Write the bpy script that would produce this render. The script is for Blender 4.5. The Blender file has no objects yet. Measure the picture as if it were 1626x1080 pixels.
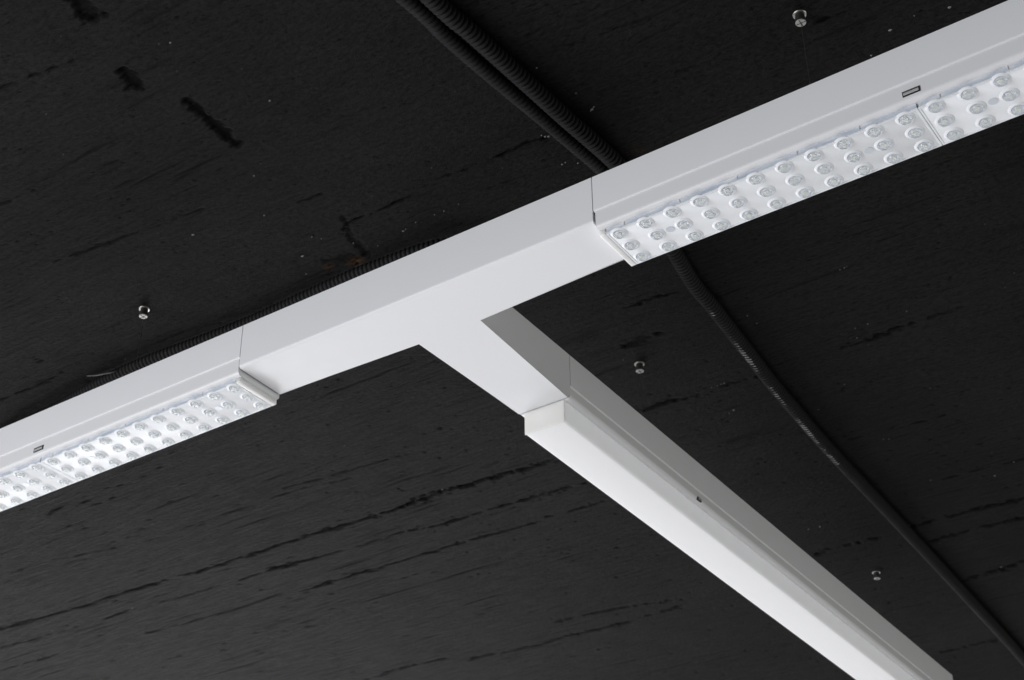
import bpy, bmesh, math, random
import numpy as np
from mathutils import Vector, Matrix

# ------------------------------------------------------------------ camera, light, exposure
S = 0.062                      # metres per trunking width (one profile is 62 mm wide)
Z0 = 2.60                      # height of the underside of the trunking above the floor
def W(x, y, z): return Vector((x*S, y*S, z*S + Z0))
scene = bpy.context.scene
F_PX, CX, CY = 2475.18, 813.0, 540.0
R = np.array([[0.8288379071446552, 0.5594290604462464, -0.008176185436853545],
              [-0.31411145441247507, 0.4531880920033853, -0.8342389031166135],
              [-0.4629921358802408, 0.694017060016943, 0.5513425455363401]])
CAM = np.array([11.64222433, -14.59929112, -12.99819003])
cd = bpy.data.cameras.new('camera'); cam = bpy.data.objects.new('camera', cd)
scene.collection.objects.link(cam); scene.camera = cam
m = Matrix.Identity(4)
for i in range(3):
    m[i][0] = R[0][i]; m[i][1] = -R[1][i]; m[i][2] = -R[2][i]
m.translation = W(*CAM)
cam.matrix_world = m
cd.sensor_width = 36; cd.lens = 36*F_PX/1626.0
cd.clip_start = 0.02; cd.clip_end = 100
cd.dof.use_dof = True; cd.dof.focus_distance = 21.5*S; cd.dof.aperture_fstop = 18
world = bpy.data.worlds.new('World'); scene.world = world; world.use_nodes = True
world.node_tree.nodes['Background'].inputs[0].default_value = (0.55, 0.58, 0.62, 1)
world.node_tree.nodes['Background'].inputs[1].default_value = 0.10
scene.view_settings.view_transform = 'Standard'
scene.view_settings.look = 'None'
scene.view_settings.exposure = 0; scene.view_settings.gamma = 1
try: scene.view_settings.use_curve_mapping = False
except Exception: pass

def area(name, loc, target, sx, sy, power, col):
    ld = bpy.data.lights.new(name, 'AREA'); ld.shape = 'RECTANGLE'; ld.size = sx; ld.size_y = sy
    ld.energy = power; ld.color = col
    o = bpy.data.objects.new(name, ld); scene.collection.objects.link(o)
    o.location = loc
    o.rotation_euler = (Vector(target) - Vector(loc)).to_track_quat('-Z', 'Y').to_euler()
    return o
C0 = (0, 0, Z0)
# tall windows behind and to the left of the photographer, a far window wall, light bounced off the floor
area('window_light', (-2.2, -3.2, 1.3), C0, 2.6, 2.0, 138, (0.97, 0.98, 1.0))
area('far_window_light', (-5.0, 3.4, 1.5), C0, 6.0, 2.6, 88, (1.0, 0.99, 1.0))
area('floor_bounce_light', (-0.9, 0.8, 0.1), (-0.5, 0.8, Z0), 3.8, 4.4, 48, (1.0, 0.985, 0.98))
area('left_floor_fill_light', (-4.2, 3.1, 0.08), (-4.2, 3.1, 3), 2.4, 2.2, 120, (.97, .98, 1.0))  # unseen patch added so the left lens panels reflect brighter
area('far_floor_fill_light', (-1.4, 6.2, 0.08), (-1.4, 6.2, 3), 3.4, 3.2, 60, (.99, .99, 1.0))  # unseen patch added to lift the far diffuser and the ceiling beyond
area('right_fill_light', (4.6, 1.6, 1.6), C0, 2.4, 1.6, 46, (1.0, 1.0, 0.92))  # added fill, brightens the branch side that faces right

# ------------------------------------------------------------------ measurements, in trunking widths
h = 0.794; H = 2.557
XL, XR = -3.200, 3.255
xb0, xb1 = -0.443, 0.582
yj, yend = 3.663, 20.82
P = 0.4092; YR = 0.1927; DY = 0.3086
def unproj(px, py, zv):
    q = np.array([(px-CX)/F_PX, (py-CY)/F_PX, 1.0]); w = R.T @ q
    t = (zv - CAM[2])/w[2]
    return CAM + t*w

# ------------------------------------------------------------------ helpers
def obj(name, bm, mat, parent=None, smooth=35, recalc=True):
    me = bpy.data.meshes.new(name)
    if recalc: bmesh.ops.recalc_face_normals(bm, faces=bm.faces)
    bm.to_mesh(me); bm.free()
    if smooth is not None:
        me.polygons.foreach_set('use_smooth', [True]*len(me.polygons))
        me.set_sharp_from_angle(angle=math.radians(smooth))
    o = bpy.data.objects.new(name, me); scene.collection.objects.link(o)
    if mat: me.materials.append(mat)
    if parent:
        o.parent = parent
        o.matrix_parent_inverse = Matrix.Identity(4)
    return o
def thing(name, label, cat, loc, group=None):
    o = bpy.data.objects.new(name, None); scene.collection.objects.link(o)
    o.empty_display_size = 0.05; o.location = W(*loc)
    tag(o, label, cat, group); return o
def tag(o, label, cat, group=None):
    o['label'] = label; o['category'] = cat
    if group: o['group'] = group
def origin(bm, o):             # vertices are in trunking widths; make them metres, relative to a point
    ox, oy, oz = o
    for v in bm.verts:
        v.co = Vector(((v.co.x-ox)*S, (v.co.y-oy)*S, (v.co.z-oz)*S))
    return bm
def arc(cx, cz, r, a0, a1, n=5):
    return [(cx + r*math.cos(math.radians(a0+(a1-a0)*i/n)), cz + r*math.sin(math.radians(a0+(a1-a0)*i/n))) for i in range(n+1)]
def extrude(bm, prof, axis, a, b):
    """closed profile in (across, up), run along X or Y from a to b"""
    def pt(u, z, t): return (t, u, z) if axis == 'X' else (u, t, z)
    n = len(prof)
    A = [bm.verts.new(pt(u, z, a)) for u, z in prof]; B = [bm.verts.new(pt(u, z, b)) for u, z in prof]
    for i in range(n):
        j = (i+1) % n
        bm.faces.new((A[i], A[j], B[j], B[i]))
    bm.faces.new(A[::-1]); bm.faces.new(B)
def box(bm, x0, x1, y0, y1, z0, z1, bev=0, seg=2):
    r = bmesh.ops.create_cube(bm, size=1)
    vs = r['verts']
    for v in vs:
        v.co = Vector((x0+(v.co.x+.5)*(x1-x0), y0+(v.co.y+.5)*(y1-y0), z0+(v.co.z+.5)*(z1-z0)))
    if bev:
        es = list({e for v in vs for e in v.link_edges})
        bmesh.ops.bevel(bm, geom=es, offset=bev, segments=seg, profile=0.5, affect='EDGES')
def lathe(bm, prof, n=24, c=(0, 0, 0)):
    rings = []
    for r, z in prof:
        if r < 1e-6: rings.append([bm.verts.new((c[0], c[1], c[2]+z))])
        else: rings.append([bm.verts.new((c[0]+r*math.cos(2*math.pi*i/n), c[1]+r*math.sin(2*math.pi*i/n), c[2]+z)) for i in range(n)])
    for A, B in zip(rings[:-1], rings[1:]):
        for i in range(n):
            j = (i+1) % n
            if len(A) == 1 and len(B) == 1: continue
            if len(A) == 1: bm.faces.new((A[0], B[i], B[j]))
            elif len(B) == 1: bm.faces.new((A[i], A[j], B[0]))
            else: bm.faces.new((A[i], A[j], B[j], B[i]))

# ------------------------------------------------------------------ materials
def mat(name, col=(.8, .8, .8), rough=.5, metal=0, spec=.5, **kw):
    mt = bpy.data.materials.new(name); mt.use_nodes = True
    b = mt.node_tree.nodes['Principled BSDF']
    b.inputs['Base Color'].default_value = (*col, 1); b.inputs['Roughness'].default_value = rough
    b.inputs['Metallic'].default_value = metal; b.inputs['Specular IOR Level'].default_value = spec
    for k, v in kw.items(): b.inputs[k.replace('_', ' ')].default_value = v
    return mt
def nd(nt, t, **kw):
    n = nt.nodes.new(t)
    for k, v in kw.items(): setattr(n, k, v)
    return n
def noise(nt, vec, scale, detail=4, rough=.6):
    n = nd(nt, 'ShaderNodeTexNoise'); n.inputs['Scale'].default_value = scale
    n.inputs['Detail'].default_value = detail; n.inputs['Roughness'].default_value = rough
    nt.links.new(vec, n.inputs['Vector']); return n
def ramp(nt, fac, stops):
    n = nd(nt, 'ShaderNodeValToRGB'); e = n.color_ramp.elements
    while len(e) < len(stops): e.new(.5)
    for q, (p, c) in zip(e, stops):
        q.position = p; q.color = (*c, 1) if len(c) == 3 else c
    nt.links.new(fac, n.inputs[0]); return n
def grain(mt, scale, strength, dist=.0004, rlo=None, rhi=None, stretch=(1, 1, 1)):
    nt = mt.node_tree; b = nt.nodes['Principled BSDF']
    tc = nd(nt, 'ShaderNodeTexCoord'); mp = nd(nt, 'ShaderNodeMapping'); mp.inputs['Scale'].default_value = stretch
    nt.links.new(tc.outputs['Object'], mp.inputs[0])
    n = noise(nt, mp.outputs[0], scale)
    bu = nd(nt, 'ShaderNodeBump'); bu.inputs['Strength'].default_value = strength; bu.inputs['Distance'].default_value = dist
    nt.links.new(n.outputs[0], bu.inputs['Height']); nt.links.new(bu.outputs[0], b.inputs['Normal'])
    if rlo is not None:
        n2 = noise(nt, mp.outputs[0], scale*.06, 3)
        mr = nd(nt, 'ShaderNodeMapRange'); mr.inputs[1].default_value = .3; mr.inputs[2].default_value = .7
        mr.inputs[3].default_value = rlo; mr.inputs[4].default_value = rhi
        nt.links.new(n2.outputs[0], mr.inputs[0]); nt.links.new(mr.outputs[0], b.inputs['Roughness'])
    return mt
M = {}
M['coat'] = grain(mat('white_powder_coat', (.80, .805, .83), .45, spec=.4), 900, .10, .0002, .40, .52)
M['tray'] = grain(mat('white_tray_enamel', (.80, .80, .82), .38, spec=.45), 900, .08, .0002, .34, .46)
M['panel'] = grain(mat('white_lens_panel_plastic', (.84, .86, .895), .34, spec=.5), 260, .15, .0005, .30, .42)
M['rim'] = mat('milky_cover_rim', (.93, .92, .90), .25, spec=.5, Subsurface_Weight=.6, Subsurface_Scale=.03, Subsurface_Radius=(1, 1, 1))
M['collar'] = mat('clear_lens_collar', (.84, .86, .90), .25, spec=.4)
M['lens'] = mat('clear_lens_plastic', (.95, .975, 1.0), .09, spec=.5, Transmission_Weight=1.0, IOR=1.49)
M['chip'] = mat('led_phosphor', (.86, .86, .80), .5)
M['cup'] = mat('lens_seat', (.86, .90, .95), .4)
M['strip'] = mat('clear_side_wall', (.60, .67, .76), .18, spec=.6)
nt = M['strip'].node_tree
tc = nd(nt, 'ShaderNodeTexCoord'); mp = nd(nt, 'ShaderNodeMapping'); mp.inputs['Scale'].default_value = (70, 70, 260)
nt.links.new(tc.outputs['Object'], mp.inputs[0]); nn = noise(nt, mp.outputs[0], 1, 3)
rp = ramp(nt, nn.outputs[0], [(.35, (.50, .56, .65)), (.62, (.70, .74, .80)), (.70, (.80, .82, .85))])
nt.links.new(rp.outputs[0], nt.nodes['Principled BSDF'].inputs['Base Color'])
M['screw'] = mat('moulded_boss', (.66, .70, .76), .3)
def translucent(mt, col, f):
    nt = mt.node_tree; b = nt.nodes['Principled BSDF']; out = nt.nodes['Material Output']
    t = nd(nt, 'ShaderNodeBsdfTranslucent'); t.inputs[0].default_value = (*col, 1)
    mx = nd(nt, 'ShaderNodeMixShader'); mx.inputs[0].default_value = f
    nt.links.new(b.outputs[0], mx.inputs[1]); nt.links.new(t.outputs[0], mx.inputs[2]); nt.links.new(mx.outputs[0], out.inputs[0])
    return mt
M['opal'] = translucent(mat('opal_diffuser_plastic', (.975, .975, .985), .30), (.985, .985, .99), .5)
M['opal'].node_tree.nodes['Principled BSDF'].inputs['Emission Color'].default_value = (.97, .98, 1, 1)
M['opal'].node_tree.nodes['Principled BSDF'].inputs['Emission Strength'].default_value = .10   # faint glow added to the unlit diffuser, lifts its underside and side wall
M['opal_cap'] = translucent(mat('opal_end_cap_plastic', (.95, .945, .925), .32), (.97, .965, .95), .5)
M['dark'] = mat('dark_recess', (.015, .015, .016), .7)
M['steel'] = grain(mat('zinc_plated_steel', (.38, .365, .34), .45, 1.0), 700, .3, .0003, .3, .55)
M['painted'] = grain(mat('black_oversprayed_metal', (.018, .018, .019), .55), 900, .3, .0003)
M['dull'] = grain(mat('dull_cast_metal', (.38, .37, .36), .45, .5), 900, .4, .0003)
M['clip'] = mat('silver_clip', (.62, .62, .63), .35, .3)
M['wire'] = mat('steel_wire', (.10, .10, .10), .4, .7)
# corrugated conduit: black plastic with scuffed white crests where the wear attribute says so
def conduit_mat():
    mt = mat('black_conduit_plastic', (.013, .013, .014), .6, spec=.14)
    nt = mt.node_tree; b = nt.nodes['Principled BSDF']
    at = nd(nt, 'ShaderNodeAttribute', attribute_name='wear')
    tc = nd(nt, 'ShaderNodeTexCoord')
    n = noise(nt, tc.outputs['Object'], 260, 4, .75)
    mu = nd(nt, 'ShaderNodeMath', operation='MULTIPLY'); nt.links.new(at.outputs['Fac'], mu.inputs[0]); nt.links.new(n.outputs[0], mu.inputs[1])
    rp = ramp(nt, mu.outputs[0], [(.33, (.013, .013, .014)), (.46, (.27, .27, .28))])
    nt.links.new(rp.outputs[0], b.inputs['Base Color'])
    n2 = noise(nt, tc.outputs['Object'], 60, 3)
    r2 = ramp(nt, n2.outputs[0], [(.3, (.55, .55, .55)), (.7, (.75, .75, .75))]); nt.links.new(r2.outputs[0], b.inputs['Roughness'])
    return mt
M['conduit'] = conduit_mat()
# ceiling: board-marked concrete under black paint
def ceiling_mat():
    mt = mat('black_painted_concrete', (.02, .02, .02), .5, spec=.045)
    nt = mt.node_tree; b = nt.nodes['Principled BSDF']; L = nt.links
    tc = nd(nt, 'ShaderNodeTexCoord')
    mp = nd(nt, 'ShaderNodeMapping'); mp.inputs['Scale'].default_value = (24, 190, 60); L.new(tc.outputs['Object'], mp.inputs[0])
    streak = noise(nt, mp.outputs[0], 1.0, 6, .68)
    mp2 = nd(nt, 'ShaderNodeMapping'); mp2.inputs['Scale'].default_value = (130, 640, 60); L.new(tc.outputs['Object'], mp2.inputs[0])
    fine = noise(nt, mp2.outputs[0], 1.0, 4, .7)
    mp4 = nd(nt, 'ShaderNodeMapping'); mp4.inputs['Scale'].default_value = (.45, 1, 1); L.new(tc.outputs['Object'], mp4.inputs[0])
    grit = noise(nt, mp4.outputs[0], 330, 5, .72)
    blot = noise(nt, tc.outputs['Object'], 5.5, 5, .6)
    c1 = ramp(nt, blot.outputs[0], [(.3, (.0068, .0068, .0071)), (.7, (.0112, .0109, .0106))])
    c2 = ramp(nt, streak.outputs[0], [(.28, (.55, .55, .55)), (.44, (.97, .97, .97)), (.72, (1.1, 1.08, 1.07))])
    mx = nd(nt, 'ShaderNodeMix', data_type='RGBA', blend_type='MULTIPLY'); mx.inputs[0].default_value = 1
    L.new(c1.outputs[0], mx.inputs[6]); L.new(c2.outputs[0], mx.inputs[7])
    c3 = ramp(nt, grit.outputs[0], [(.34, (.20, .20, .20)), (.45, (.95, .95, .95)), (.62, (1.6, 1.56, 1.54))])
    mx3 = nd(nt, 'ShaderNodeMix', data_type='RGBA', blend_type='MULTIPLY'); mx3.inputs[0].default_value = 1
    L.new(mx.outputs[2], mx3.inputs[6]); L.new(c3.outputs[0], mx3.inputs[7]); mx = mx3
    at = nd(nt, 'ShaderNodeAttribute', attribute_name='recess_shade')  # shade inside cracks, streaks, gouges and pits, painted into the base colour
    mg = nd(nt, 'ShaderNodeMix', data_type='RGBA'); L.new(at.outputs['Fac'], mg.inputs[0])
    L.new(mx.outputs[2], mg.inputs[6]); mg.inputs[7].default_value = (.0012, .0012, .0014, 1)
    ar = nd(nt, 'ShaderNodeAttribute', attribute_name='rust')
    mr = nd(nt, 'ShaderNodeMath', operation='MULTIPLY'); L.new(ar.outputs['Fac'], mr.inputs[0])
    gr = ramp(nt, grit.outputs[0], [(.38, (0, 0, 0)), (.55, (1, 1, 1))]); L.new(gr.outputs[0], mr.inputs[1])
    mrr = nd(nt, 'ShaderNodeMix', data_type='RGBA'); L.new(mr.outputs[0], mrr.inputs[0])
    L.new(mg.outputs[2], mrr.inputs[6]); mrr.inputs[7].default_value = (.085, .045, .022, 1)
    L.new(mrr.outputs[2], b.inputs['Base Color'])
    rr = nd(nt, 'ShaderNodeMapRange'); rr.inputs[1].default_value = .3; rr.inputs[2].default_value = .7
    rr.inputs[3].default_value = .62; rr.inputs[4].default_value = .46
    L.new(streak.outputs[0], rr.inputs[0]); L.new(rr.outputs[0], b.inputs['Roughness'])
    a1 = nd(nt, 'ShaderNodeMath', operation='MULTIPLY_ADD'); a1.inputs[1].default_value = .5
    L.new(fine.outputs[0], a1.inputs[0]); L.new(streak.outputs[0], a1.inputs[2])
    a2 = nd(nt, 'ShaderNodeMath', operation='MULTIPLY_ADD'); a2.inputs[1].default_value = 1.6
    L.new(grit.outputs[0], a2.inputs[0]); L.new(a1.outputs[0], a2.inputs[2])
    bu = nd(nt, 'ShaderNodeBump'); bu.inputs['Strength'].default_value = .75; bu.inputs['Distance'].default_value = .0019
    L.new(a2.outputs[0], bu.inputs['Height']); L.new(bu.outputs[0], b.inputs['Normal'])
    return mt
M['ceiling'] = ceiling_mat()
M['fleck'] = mat('bare_concrete_fleck', (.17, .165, .155), .8)

# ------------------------------------------------------------------ ceiling, a relief sheet
def build_ceiling():
    rng = np.random.default_rng(11)
    def axis(pieces):
        out = []
        for a, b, s in pieces: out.append(np.arange(a, b, s))
        out.append([pieces[-1][1]]); return np.concatenate(out)
    xs = axis([(-70, -26, 2.0), (-26, -8, .11), (-8, 10.5, .036), (10.5, 14, .3), (14, 40, 2.0)])
    ys = axis([(-45, -9, 2.0), (-9, -6.5, .2), (-6.5, 6, .022), (6, 16, .034), (16, 28.5, .06), (28.5, 70, 2.0)])
    X, Y = np.meshgrid(xs, ys, indexing='xy')
    def vnoise(sx, sy, seed, X=X, Y=Y):
        r = np.random.default_rng(seed); T = r.random((256, 256))
        u = X/sx + 1000.3; v = Y/sy + 1000.7
        iu = np.floor(u).astype(int); iv = np.floor(v).astype(int); fu = u-iu; fv = v-iv
        fu = fu*fu*(3-2*fu); fv = fv*fv*(3-2*fv)
        g = lambda a, b: T[a & 255, b & 255]
        return ((g(iu, iv)*(1-fu)+g(iu+1, iv)*fu)*(1-fv) + (g(iu, iv+1)*(1-fu)+g(iu+1, iv+1)*fu)*fv)
    X = X + 0; Xw = X + .35*Y
    warp = (vnoise(4.7, 3.1, 5)-.5)*.20 + .012*np.sin(X*1.3+Y*.4)
    Yw = Y + warp
    z = np.zeros_like(X); recess_shade = np.zeros_like(X); rust = np.zeros_like(X)
    z += (vnoise(7, 4, 1)-.5)*.03
    for sx, sy, amp, sd in ((3.5, .16, .002, 21), (1.0, .08, .002, 22), (.25, .05, .0025, 23)):
        z += (vnoise(sx, sy, sd, Xw, Yw)-.5)*amp
    # sparse random board-joint streaks
    st = vnoise(2.6, .10, 31, Xw, Yw); ms = np.clip((st-.84)/.15, 0, 1)*np.clip((vnoise(1.2, .9, 32)-.35)/.3, 0, 1)
    z += ms*.02; recess_shade = np.maximum(recess_shade, ms*.45)
    st = vnoise(1.1, .05, 33, Xw, Yw); ms = np.clip((st-.86)/.1, 0, 1)*np.clip((vnoise(1.5, 1.1, 34)-.4)/.3, 0, 1)
    z += ms*.012; recess_shade = np.maximum(recess_shade, ms*.4)
    cr = .6*vnoise(.085, .06, 401) + .4*vnoise(.2, .14, 402)
    cr2 = .4*vnoise(.10, .04, 403) + .35*vnoise(.24, .055, 404) + .25*vnoise(.7, .12, 405)
    def seg(pts, wid, depth, dark, rag=.35, seed=0):
        nonlocal z, recess_shade
        P2 = [unproj(px, py, H)[:2] for px, py in pts]
        ragn = .25 + .8*vnoise(.28, .12, 100+seed) + .9*vnoise(.07, .05, 300+seed); jit = (vnoise(.35, .2, 200+seed)-.5)*.05*rag*3
        for (ax, ay), (bx, by) in zip(P2[:-1], P2[1:]):
            x0, x1 = min(ax, bx)-.4, max(ax, bx)+.4; y0, y1 = min(ay, by)-.4, max(ay, by)+.4
            i0, i1 = np.searchsorted(ys, y0), np.searchsorted(ys, y1); j0, j1 = np.searchsorted(xs, x0), np.searchsorted(xs, x1)
            sl = (slice(i0, i1), slice(j0, j1))
            xx = X[sl]; yy = Y[sl] + jit[sl]
            dx, dy = bx-ax, by-ay; L2 = dx*dx+dy*dy
            t = np.clip(((xx-ax)*dx+(yy-ay)*dy)/L2, 0, 1)
            d = np.hypot(xx-ax-t*dx, yy-ay-t*dy)
            w = wid*ragn[sl]*(.85 if rag < 1 else 1)
            mk = np.clip(1.25-d/w, 0, 1); mk = mk*mk*(3-2*mk)
            if rag > 1:
                mk = np.clip((1.0-d/w+(cr[sl]-.5)*1.1)*2.2, 0, 1); mk = mk*np.clip(.5+.9*cr2[sl], 0, 1)
            else:
                mk = np.clip((1.0-d/(w*1.25)+(cr2[sl]-.56)*4.6)*1.5, 0, 1)
            cur = z[sl]; z[sl] = np.maximum(cur, cur*(1-mk)+depth*mk)
            recess_shade[sl] = np.maximum(recess_shade[sl], mk*dark)
    cracks = [
     ([(-60,1017),(0,999),(100,972),(197,942),(354,895),(440,866),(551,832),(640,804)], .055, .05, .75),
     ([(640,804),(700,781),(760,765),(880,731)], .06, .06, .8),
     ([(0,1030),(120,996)], .03, .03, .4), ([(165,983),(200,971)], .05, .05, .7), ([(200,971),(315,940),(430,905)], .03, .03, .5),
     ([(430,905),(505,884)], .06, .06, .8), ([(505,884),(640,845),(709,831)], .03, .03, .5), ([(709,831),(800,803),(929,768)], .05, .05, .75),
     ([(236,1005),(370,969)], .035, .03, .6), ([(370,969),(448,943)], .03, .03, .4), ([(480,938),(512,928),(603,901)], .065, .06, .8), ([(603,901),(766,852),(800,844),(970,793)], .042, .04, .7),
     ([(583,1078),(650,1058),(725,1043)], .05, .05, .6), ([(745,1047),(839,1029)], .055, .05, .8), ([(839,1029),(900,1012),(990,990),(1080,962)], .06, .05, .75), ([(880,988),(960,970),(1080,951)], .05, .04, .6),
     ([(1436,839),(1488,826),(1575,804),(1640,788)], .07, .06, .8), ([(1478,860),(1567,834),(1640,819)], .07, .06, .7),
     ([(1527,923),(1588,905),(1640,888)], .08, .06, .8), ([(1300,881),(1347,865),(1396,853)], .06, .05, .8), ([(1496,1036),(1582,1017)], .07, .05, .6),
     ([(1338,551),(1380,537),(1428,520)], .055, .05, .8), ([(1428,520),(1525,489)], .035, .03, .55),
     ([(1023,652),(1074,637)], .045, .05, .8), ([(1074,637),(1155,611),(1202,598)], .04, .04, .6), ([(990,550),(1050,528)], .05, .04, .6), ([(1000,485),(1078,462)], .035, .03, .5),
     ([(1340,700),(1500,660)], .03, .03, .3), ([(1500,760),(1626,728)], .035, .03, .4),
     ([(539,370),(560,352),(590,340),(640,319)], .035, .05, .75), ([(640,319),(687,289),(770,255)], .02, .025, .45), ([(770,255),(835,228),(870,217)], .03, .04, .8), ([(475,322),(510,308)], .025, .03, .6),
     ([(590,372),(640,350),(760,305),(880,262)], .018, .02, .4),
     ([(0,635),(54,614),(100,592)], .04, .04, .55), ([(46,566),(82,579)], .035, .04, .6),
     ([(0,1065),(90,1040)], .03, .03, .4), ([(200,716),(250,700)], .03, .03, .4), ([(80,815),(105,800),(180,790)], .05, .04, .5),
     ([(0,915),(70,892),(180,870)], .025, .02, .35), ([(230,860),(330,825),(480,775),(560,758)], .022, .02, .4), ([(450,775),(560,745),(720,700)], .02, .02, .35),
     ([(90,415),(200,375),(330,330)], .02, .02, .35), ([(0,325),(80,290)], .02, .02, .3), ([(150,270),(260,225)], .018, .02, .3), ([(0,140),(120,95)], .02, .02, .3),
     ([(1040,130),(1180,75)], .02, .02, .4), ([(900,75),(1060,20)], .02, .02, .35), ([(1290,40),(1380,5)], .03, .03, .5),
    ]
    for i, (pts, w, d, g) in enumerate(cracks): seg(pts, w, d, g, seed=i)
    # gouges left by battens, running across the boards
    seg([(300,162),(330,190),(372,228)], .095, .06, .8, rag=1.2, seed=71)
    seg([(196,112),(208,122),(222,138)], .13, .06, .75, rag=1.2, seed=72)
    seg([(112,-12),(128,4),(148,26)], .14, .06, .75, rag=1.2, seed=73)
    seg([(545,345),(560,380),(585,405)], .06, .04, .4, rag=1.6, seed=74)
    seg([(520,415),(560,412)], .09, .03, .35, rag=1.5, seed=75)
    # pits
    pits = [(222,55,2.2),(172,307-0,2),(375,120,1.5),(180,870,2.5),(362,903,2.5),(184,954,4),(490,995,4.5),(980,870,3),(980,917,3),(1030,825,2.5),(800,982,0),(765,975,3.5),(700,680,3),(870,285-60,2)]
    for _ in range(1800): pits.append((rng.uniform(0, 1626), rng.uniform(0, 1080), rng.uniform(.6, 1.8)))
    for px, py, r in pits:
        if r <= 0: continue
        q = unproj(px, py, H); rr = r*.0065 if py < 600 else r*.014
        i0, i1 = np.searchsorted(ys, q[1]-.3), np.searchsorted(ys, q[1]+.3); j0, j1 = np.searchsorted(xs, q[0]-.3), np.searchsorted(xs, q[0]+.3)
        sl = (slice(i0, i1), slice(j0, j1)); d = np.hypot((X[sl]-q[0])*.7, Y[sl]-q[1])
        mk = np.clip(1.4-d/rr, 0, 1); z[sl] = z[sl] + mk*.03; recess_shade[sl] = np.maximum(recess_shade[sl], mk*.7)
    for px, py, rx, ry, a in ((566, 417, .17, .13, .8), (522, 424, .12, .10, .35), (1015, 243, .16, .2, .12), (1115, 838, .1, .1, .0)):
        q = unproj(px, py, H)
        mk = np.clip(1.3-np.hypot((X-q[0])/rx, (Y-q[1])/ry), 0, 1)*a; rust = np.maximum(rust, mk)
    z = np.maximum(z + H, H - .06)
    ny, nx = X.shape
    co = np.stack([X*S, Y*S, (z-H)*S], -1).reshape(-1, 3)
    idx = np.arange(nx*ny).reshape(ny, nx)
    q = np.stack([idx[:-1, :-1], idx[1:, :-1], idx[1:, 1:], idx[:-1, 1:]], -1).reshape(-1, 4)   # normals down
    me = bpy.data.meshes.new('ceiling')
    me.vertices.add(len(co)); me.vertices.foreach_set('co', co.ravel().astype(np.float32))
    me.loops.add(q.size); me.loops.foreach_set('vertex_index', q.ravel().astype(np.int32))
    me.polygons.add(len(q)); me.polygons.foreach_set('loop_start', (np.arange(len(q))*4).astype(np.int32))
    me.polygons.foreach_set('use_smooth', np.ones(len(q), dtype=bool))
    me.update(calc_edges=True)
    for nm, arr in (('recess_shade', np.clip(recess_shade*1.1, 0, .9)), ('rust', rust)):
        a = me.attributes.new(nm, 'FLOAT', 'POINT'); a.data.foreach_set('value', arr.ravel().astype(np.float32))
    me.materials.append(M['ceiling'])
    o = bpy.data.objects.new('ceiling', me); scene.collection.objects.link(o)
    o.location = W(0, 0, H)
    o['kind'] = 'structure'
    o['label'] = 'black painted board-marked concrete ceiling with cracks and gouges'; o['category'] = 'ceiling'
    return o
ceiling = build_ceiling()
# bare flecks of concrete and paint where the black has chipped, all part of the ceiling surface
def build_flecks():
    rng = random.Random(4)
    bm = bmesh.new()
    spots = [(270,70,2.2),(428,162,2.4),(403,281,2),(419,344,2.2),(495,378,1.6),(510,381,1.6),(561,388,1.6),(306,375,3),(480,409,3.4),(486,437,1.8),(640,369,2.6),(644,366,1.8),
             (866,219,2.4),(860,217,1.8),(871,219,2.6),(893,263,2.4),(898,260,1.6),(918,261,2),(915,150,1.6),(940,176,3),(943,172,2),(938,178,1.6),(852,110,2.2),(1341,427,1.6),(1334,430,1.6),(1345,425,1.3),
             (1358,523,1.8),(1378,516,1.8),(1361,538,1.6),(1440,496,1.4),(1341,612,1.6),(1187,503,1.6),(1202,515,1.6),(1145,612,1.8),(1150,610,2),(1139,614,1.6),(1130,617,1.6),(1403,699,1.8),(1412,699,1.8),(1478,764,2),(1300,652,1.4),
             (1284,842,2.4),(1302,838,3),(1590,902,3),(1444,836,2.4),(1610,735,2),(1580,757,3),(1414,50,3),(1384,90,2.4),(1508,14,3),(1452,27,1.6),(210,967,2),(702,779,2.4),(1120,180,0),(1165,653,3),(1158,658,2),(990,573,1.4),
             (660,355,1.4),(690,343,1.6),(705,337,1.6),(728,326,1.5),(600,392,1.3),(1497,52,2.5)]
    for _ in range(60): spots.append((rng.uniform(0, 1626), rng.uniform(0, 1080), rng.uniform(.5, .9)))
    for px, py, r in spots:
        if r <= 0: continue
        q = unproj(px, py, H-.035); rr = r*.0065
        n = 7; ang = rng.uniform(0, 6); c = bm.verts.new((q[0], q[1], H-.032))
        ring = [bm.verts.new((q[0]+rr*rng.uniform(.8, 1.7)*math.cos(ang+2*math.pi*i/n), q[1]+rr*rng.uniform(.7, 1.2)*math.sin(ang+2*math.pi*i/n), H-.008)) for i in range(n)]
        for i in range(n): bm.faces.new((c, ring[i], ring[(i+1) % n]))
    origin(bm, (0, 0, H))
    return obj('bare_flecks', bm, M['fleck'], ceiling)
build_flecks()

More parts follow.
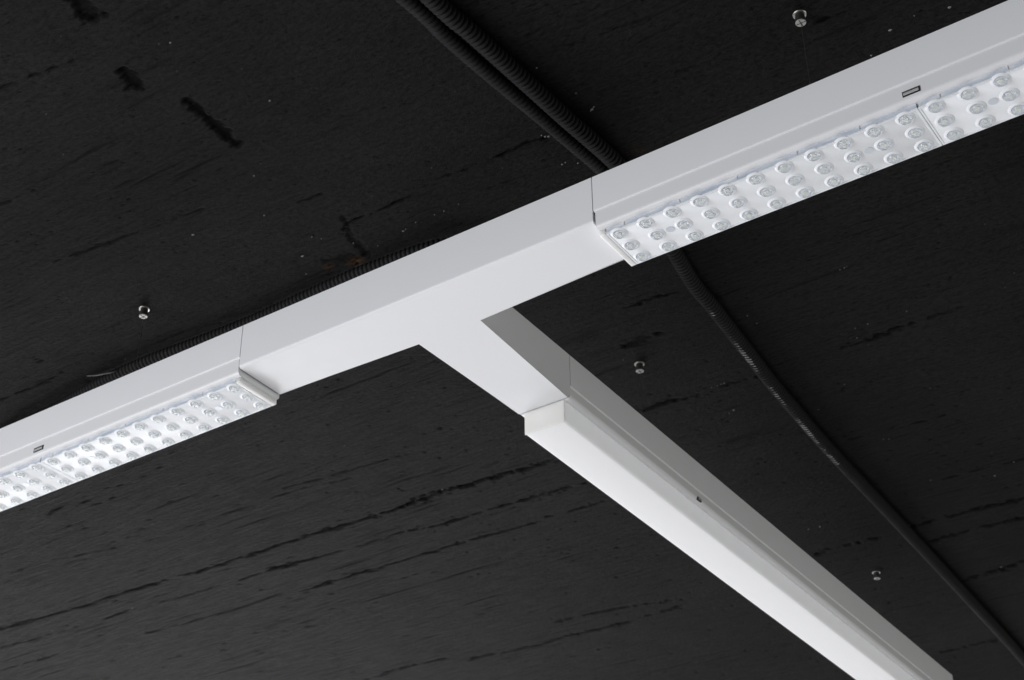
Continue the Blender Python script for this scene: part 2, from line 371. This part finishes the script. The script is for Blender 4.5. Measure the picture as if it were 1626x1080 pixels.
# ------------------------------------------------------------------ T joint of the trunking
t = thing('trunking_joint', 'white T-shaped trunking joint in the middle, with smooth plain sides and underside', 'trunking joint', (0, .5, 0))
bm = bmesh.new(); g = .010
plan = [(XL+g, 0), (XR-g, 0), (XR-g, 1), (xb1, 1), (xb1, yj-g), (xb0, yj-g), (xb0, 1), (XL+g, 1)]
lo = [bm.verts.new((x, y, 0)) for x, y in plan]; hi = [bm.verts.new((x, y, h)) for x, y in plan]
bm.faces.new(lo[::-1]); bm.faces.new(hi)
for i in range(8): bm.faces.new((lo[i], lo[(i+1) % 8], hi[(i+1) % 8], hi[i]))
bm.edges.ensure_lookup_table()
skip = {(XR-g, 'x'), (XL+g, 'x')}
be = []
for e in bm.edges:
    a, b = e.verts
    if a.co.z < .01 and b.co.z < .01:
        if abs(a.co.x-b.co.x) < 1e-6 and (abs(a.co.x-(XR-g)) < 1e-5 or abs(a.co.x-(XL+g)) < 1e-5): continue
        if abs(a.co.y-(yj-g)) < 1e-5 and abs(b.co.y-(yj-g)) < 1e-5: continue
        be.append(e)
bmesh.ops.bevel(bm, geom=be, offset=.055, segments=5, profile=.5, affect='EDGES')
origin(bm, (0, .5, 0)); obj('joint_cover', bm, M['coat'], t)
# dark inner coupling sleeve seen in the joint gaps
for q in ((XL-.1, XL+.1, .06, .94), (XR-.1, XR+.1, .06, .94), (xb0+.06, xb1-.06, yj-.1, yj+.1)):
    bm = bmesh.new(); box(bm, *q, .03, h-.08); origin(bm, (0, .5, 0)); obj('coupling_sleeve', bm, M['dark'], t)

# ------------------------------------------------------------------ profiles
ZR = .19                       # where the rail ends and the gear tray begins
def rail_profile(u0, u1):
    r = .03
    pts = [(u0, h), (u0, ZR+r)] + arc(u0+r, ZR+r, r, 180, 270)[1:] + [(u0+.07, ZR), (u0+.07, h-.05), (u1-.07, h-.05), (u1-.07, ZR)]
    pts += arc(u1-r, ZR+r, r, 270, 360)[0:] + [(u1, h)]
    return pts
def tray_profile(u0, u1, zb, ins=.02, r=.075):
    a, b = u0+ins, u1-ins
    return [(a, h-.3), (a, zb+r)] + arc(a+r, zb+r, r, 180, 270)[1:] + arc(b-r, zb+r, r, 270, 360) + [(b, h-.3)]

def lens_mesh():
    bm = bmesh.new(); R0 = .082
    pr = [(R0, 0.004), (R0*.99, -.022), (R0*.90, -.038), (R0*.68, -.051), (R0*.45, -.056), (R0*.25, -.053), (R0*.10, -.049), (0, -.048)]
    lathe(bm, pr, 24)
    bm.faces.new([v for v in bm.verts if abs(v.co.z-.004) < 1e-6][::-1])
    for v in bm.verts: v.co *= S
    return bm
def collar_mesh():
    bm = bmesh.new()
    lathe(bm, [(.130, .003), (.122, -.002), (.112, -.006), (.100, -.010), (.090, -.012), (.083, -.008), (.083, .003)], 24)
    for v in bm.verts: v.co *= S
    return bm
def disc_mesh(r, z, n=20):
    bm = bmesh.new(); lathe(bm, [(r, z+.006), (r, z), (0, z)], n)
    for v in bm.verts: v.co *= S
    return bm
protos = {}
def inst(kind, name, parent, loc, maker, mt):
    if kind not in protos:
        o = obj(name, maker(), mt, parent); protos[kind] = o
    else:
        o = protos[kind].copy(); scene.collection.objects.link(o); o.parent = parent
    o.location = loc; return o
ZP = -.184
def luminaire(name, label, xa, xbn, sign, first):
    """xa: end at the joint; runs away in direction sign"""
    o0 = (xa, .5, 0)
    t = thing(name, label, 'linear light', o0, 'lens panel lights in the main run')
    lo_, hi_ = sorted((xa+sign*.004, xbn))
    bm = bmesh.new(); extrude(bm, rail_profile(0, 1), 'X', lo_, hi_); origin(bm, o0); obj('rail', bm, M['coat'], t)
    bm = bmesh.new(); extrude(bm, tray_profile(0, 1, -.10), 'X', *sorted((xa+sign*.02, xbn))); origin(bm, o0)
    tray = obj('gear_tray', bm, M['tray'], t)
    pl = 11*P-.022
    for k in range(3):
        e0 = first - sign*.19 + sign*k*pl; e1 = e0 + sign*pl
        if k == 0: e0 = xa + sign*.125
        a, b = sorted((e0, e1)); a += .003; b -= .003
        cxp = first + sign*(5*P + k*pl)
        po = (cxp, .5, ZP)
        bm = bmesh.new(); box(bm, a, b, .105, .935, ZP, ZP+.022, .008, 2)
        # shallow raised border
        for y0, y1 in ((.105, .125), (.910, .935)): box(bm, a+.001, b-.001, y0-.002, y1, ZP-.006, ZP+.02, .004, 1)
        for x0, x1 in ((a, a+.028), (b-.028, b)): box(bm, x0-.001, x1, .108, .932, ZP-.005, ZP+.02, .004, 1)
        origin(bm, po)
        pan = obj('lens_panel', bm, M['panel'], t); pan.location = Vector(((po[0]-o0[0])*S, (po[1]-o0[1])*S, (po[2]-o0[2])*S))
        bm = bmesh.new(); box(bm, a+.01, b-.01, .098, .930, ZP+.015, -.085); origin(bm, po); obj('side_wall', bm, M['strip'], pan)
        # small moulded clips along the visible edge
        x = a+.28
        while x < b-.1:
            bm = bmesh.new(); box(bm, x, x+.020, .094, .105, -.160, -.085, .004, 1); origin(bm, po); obj('edge_clip', bm, M['rim'], pan); x += .85
        for i in range(11):
            for j in range(3):
                x = first + sign*(i*P + k*pl); y = YR + j*DY
                ln = inst('lens', 'lens', pan, ((x-cxp)*S, (y-.5)*S, 0), lens_mesh, M['lens'])
                inst('collar', 'lens_collar', pan, ((x-cxp)*S, (y-.5)*S, 0), collar_mesh, M['collar'])
                inst('seat', 'lens_seat', pan, ((x-cxp)*S, (y-.5)*S, 0), lambda: disc_mesh(.080, -.003), M['cup'])
                inst('chip', 'led_chip', pan, ((x-cxp)*S, (y-.5)*S, 0), lambda: disc_mesh(.030, -.0055), M['chip'])
        for i in (1.5, 8.5):
            x = first + sign*(i*P + k*pl)
            inst('boss', 'moulded_boss', pan, ((x-cxp)*S, (YR+DY-.5)*S, 0), lambda: disc_mesh(.062, -.004), M['screw'])
        # latch opening above the panel seam
        if k < 2:
            sx = first + sign*(10*P+.19) + sign*k*pl + (.0 if sign > 0 else .0)
            bm = bmesh.new(); box(bm, sx-.125, sx+.105, .012, .05, -.008, .076); lo2 = (xa, .5, 0); origin(bm, lo2); slot = obj('latch_slot', bm, M['dark'], tray)
            bm = bmesh.new(); box(bm, sx-.112, sx+.088, .006, .03, .014, .052, .004, 1); origin(bm, lo2); obj('latch_tongue', bm, M['clip'], slot)
    # end cap of the optical unit at the joint
    e = xa + sign*.03
    bm = bmesh.new(); a, b = sorted((e, e+sign*.094)); box(bm, a, b, .09, .945, ZP-.004, -.02, .014, 3)
    origin(bm, o0); obj('end_cap', bm, M['rim'], t)
    return t
luminaire('linear_light', 'white linear light with rows of clear round lenses, running up to the top right corner', XR, 18.5, 1, 3.5368)
luminaire('linear_light', 'white linear light with rows of clear round lenses, running down to the left edge', XL, -18.5, -1, -3.439)

# ------------------------------------------------------------------ branch light with opal diffuser
o0 = (.07, yj, 0)
t = thing('diffuser_light', 'long white light with smooth opal box diffuser, branching off to the lower right', 'linear light', o0)
bm = bmesh.new(); extrude(bm, rail_profile(xb0, xb1), 'Y', yj+.004, yend); origin(bm, o0); obj('rail', bm, M['coat'], t)
bm = bmesh.new(); extrude(bm, tray_profile(xb0, xb1, -.015), 'Y', yj+.02, yend-.05); origin(bm, o0); tray = obj('gear_tray', bm, M['tray'], t)
xd0, xd1, zd = -.31, .445, -.41
def dprof(x0, x1, zb, r=.035):
    w = .022
    out = [(x0, .02), (x0, zb+r)] + arc(x0+r, zb+r, r, 180, 270)[1:] + arc(x1-r, zb+r, r, 270, 360) + [(x1, .02)]
    inn = [(x1-w, .02)] + arc(x1-r, zb+r, r-w, 360, 270) + arc(x0+r, zb+r, r-w, 270, 180) + [(x0+w, .02)]
    return out + inn
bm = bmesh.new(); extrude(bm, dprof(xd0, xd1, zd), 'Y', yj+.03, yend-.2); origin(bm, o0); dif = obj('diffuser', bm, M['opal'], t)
bm = bmesh.new(); box(bm, xd0-.004, xd1+.004, yj-.002, yj+.026, zd-.004, -.003, .012, 3); origin(bm, o0); obj('diffuser_end_cap', bm, M['opal_cap'], dif)
bm = bmesh.new(); box(bm, xd0+.03, xd1-.03, yj+.04, yend-.25, -.035, -.018); origin(bm, o0); obj('fill_reflector', bm, mat('white_fill_reflector', (.95, .95, .95), .4), dif)  # hidden white plate added to keep the diffuser walls bright
bm = bmesh.new(); box(bm, xb1-.045, xb1-.012, 7.95, 8.10, .005, .06); origin(bm, o0); slot = obj('latch_slot', bm, M['dark'], tray)
bm = bmesh.new(); box(bm, xb1-.04, xb1-.006, 7.98, 8.10, .018, .050); origin(bm, o0); obj('latch_tongue', bm, M['clip'], slot)
bm = bmesh.new(); box(bm, xb0+.005, xb1-.005, yend, yend+.03, -.02, h-.01, .012, 2); origin(bm, o0); obj('end_plate', bm, M['coat'], t)

# ------------------------------------------------------------------ suspension hangers
def hanger(x, y, label):
    o0 = (x, y, H)
    t = thing('suspension_hanger', label, 'hanger', o0, 'wire hangers carrying the trunking')
    bm = bmesh.new(); lathe(bm, [(.058, .02), (.098, .02), (.098, -.004), (.090, -.014), (.062, -.014), (.058, -.006), (.058, .02)], 28)
    for v in bm.verts: v.co *= S
    obj('ceiling_flange', bm, M['steel'], t)
    bm = bmesh.new(); lathe(bm, [(0, .02), (.066, .02), (.066, -.05), (.070, -.055), (.070, -.150), (0, -.150)], 28)
    for v in bm.verts: v.co *= S
    bar = obj('barrel', bm, M['painted'], t)
    bm = bmesh.new(); lathe(bm, [(0, -.148), (.074, -.148), (.074, -.156), (.068, -.161), (.012, -.161), (.010, -.155), (0, -.155)], 28)
    for v in bm.verts: v.co *= S
    obj('barrel_face', bm, M['dull'], bar)
    bm = bmesh.new()
    box(bm, -.065, .065, -.005, .005, -.1635, -.158); box(bm, -.005, .005, -.065, .065, -.1645, -.1585)
    for v in bm.verts: v.co *= S
    obj('cross_slot', bm, M['dark'], bar)
    bm = bmesh.new(); lathe(bm, [(0, -.15), (.0042, -.15), (.0042, h-H+.12), (0, h-H+.12)], 8)
    for v in bm.verts: v.co *= S
    obj('wire', bm, M['wire'], t)
    bm = bmesh.new(); box(bm, -.022, .022, -.022, .022, h-H+.04, h-H+.20, .006, 1); box(bm, -.16, .16, -.03, .03, h-H, h-H+.04, .005, 1)
    for v in bm.verts: v.co *= S
    obj('wire_clip', bm, M['steel'], t)
hanger(6.388, .5, 'round metal ceiling hanger with wire, above the upper right lens light')
hanger(-6.163, .5, 'round metal ceiling hanger with its wire, above the left lens light')
hanger(.07, 7.003, 'round metal ceiling hanger above the near half of the diffuser light')
hanger(.07, 18.064, 'small dim metal ceiling hanger above the far end of the diffuser light')

# ------------------------------------------------------------------ corrugated conduits
def smooth_path(pts, step):
    pts = [Vector(p) for p in pts]; dense = []
    ext = [pts[0]*2-pts[1]] + pts + [pts[-1]*2-pts[-2]]
    for i in range(1, len(ext)-2):
        a, b, c, d = ext[i-1:i+3]
        for k in range(60):
            u = k/60
            dense.append(.5*((2*b)+(-a+c)*u+(2*a-5*b+4*c-d)*u*u+(-a+3*b-3*c+d)*u**3))
    dense.append(pts[-1]); out = [dense[0]]; acc = 0
    for p, q in zip(dense[:-1], dense[1:]):
        L = (q-p).length
        while acc + L >= step:
            f = (step-acc)/L; p = p.lerp(q, f); L = (q-p).length; out.append(p); acc = 0
        acc += L
    return out
def conduit(name, label, pts, r, wear=None, pitch=.086, amp=.30):
    path = smooth_path(pts, pitch/6); prof = [0, .0, -.05, -.45, -1, -.45]; n = 20
    o0 = pts[0]
    bm = bmesh.new(); lay = None; prev = None; wv = []
    for i, p in enumerate(path):
        q = path[min(i+1, len(path)-1)]-path[max(i-1, 0)]; tan = q.normalized()
        sd = tan.cross(Vector((0, 0, 1))).normalized(); up = sd.cross(tan)
        rr = r*(1+amp*prof[i % 6])
        ring = []
        for k in range(n):
            a = 2*math.pi*k/n; d = sd*math.cos(a)+up*math.sin(a)
            ring.append(bm.verts.new(p + d*rr))
            wv.append(wear(p, d, prof[i % 6]) if wear else 0.0)
        if prev:
            for k in range(n): bm.faces.new((prev[k], prev[(k+1) % n], ring[(k+1) % n], ring[k]))
        prev = ring
    origin(bm, o0)
    o = obj(name, bm, M['conduit'], None, smooth=70)
    o.location = W(*o0)
    a = o.data.attributes.new('wear', 'FLOAT', 'POINT'); a.data.foreach_set('value', wv)
    tag(o, label, 'conduit', 'corrugated conduits on the ceiling'); return o
def on(px, py, r, dz=0): 
    q = unproj(px, py, H-r-dz); return (q[0], q[1], H-r-dz-.02)
rB = .135
ptsB = [(2.25, -14, H-rB-.02), (2.42, -6, H-rB-.02)] + [on(*p, rB) for p in ((690,0),(742,45),(790,88),(845,138),(900,188),(938,221),(968,248),(994,276))] 
ptsB += [on(*p, rB) for p in ((1034,340),(1073,403),(1102,450),(1128,481),(1152,512),(1192,563),(1225,606),(1260,647),(1295,688),(1335,732),(1405,806),(1500,908),(1600,1017),(1640,1062))]
e = ptsB[-1]; ptsB.append((e[0]-.3, e[1]+9, e[2]))
def wearB(p, d, c):
    y = p.y
    if y < 5.4 or y > 12.6: return 0.0
    f = min(1, (y-5.4)/.3, (12.6-y)/.4)
    g = .66+.22*math.sin(y*3.1)*math.sin(y*1.27+1)+.18*math.sin(y*11.3)*math.sin(y*7.1)
    if 6.0 < y < 6.7: g *= .45
    f *= g
    side = max(0, (Vector((-.20, 0, -.98)).normalized().dot(d)-.84)/.16)
    return f*min(1, side*1.5)*(1.2 if c > -.3 else .15)
conduit('corrugated_conduit', 'thick black corrugated conduit, scuffed white to the right of the diffuser light', ptsB, rB, wearB)
rA = .115
ptsA = [(1.72, -14, H-rA-.02), (1.95, -6, H-rA-.02)] + [on(*p, rA) for p in ((656,6),(702,50),(756,98),(812,145),(866,190),(918,234),(948,260))]
ptsA += [(2.5, 2.3, H-rA-.02), (2.25, 2.85, H-rA-.02), (1.4, 2.9, H-rA-.02), (.2, 2.35, H-rA-.02)]
ptsA += [on(*p, rA) for p in ((700,388),(599,421),(533,448),(444,489),(385,515),(310,544),(250,566),(200,587),(150,612),(90,646),(30,678))]
e = ptsA[-1]; ptsA += [(e[0]-3, e[1]+.5, e[2]), (e[0]-14, e[1]+.9, e[2])]
cA = conduit('corrugated_conduit', 'thinner black corrugated conduit beside the thick one, turning left to follow the trunking', ptsA, rA, amp=.2)

# pale cable tie round the conduit near the left hanger
q = unproj(165, 596, H-.2)
bm = bmesh.new()
pts = smooth_path([(q[0]+.30, q[1]+.13, H-.05), (q[0]+.24, q[1]+.02, H-.20), (q[0]+.05, q[1]-.06, H-.22), (q[0]-.12, q[1]-.08, H-.20), (q[0]-.32, q[1]-.14, H-.17)], .03)
prev = None
for i, p in enumerate(pts):
    ring = [bm.verts.new(p+Vector((dx, dy, dz))) for dx, dy, dz in ((0, -.012, -.006), (0, .012, -.006), (0, .012, .006), (0, -.012, .006))]
    if prev:
        for k in range(4): bm.faces.new((prev[k], prev[(k+1) % 4], ring[(k+1) % 4], ring[k]))
    prev = ring
origin(bm, (q[0], q[1], H-.2)); o = obj('cable_tie', bm, mat('grey_nylon', (.032, .032, .032), .6)); o.location = W(q[0], q[1], H-.2)
tag(o, 'thin grey cable tie tail sticking out of the conduit left of the left hanger', 'cable tie')
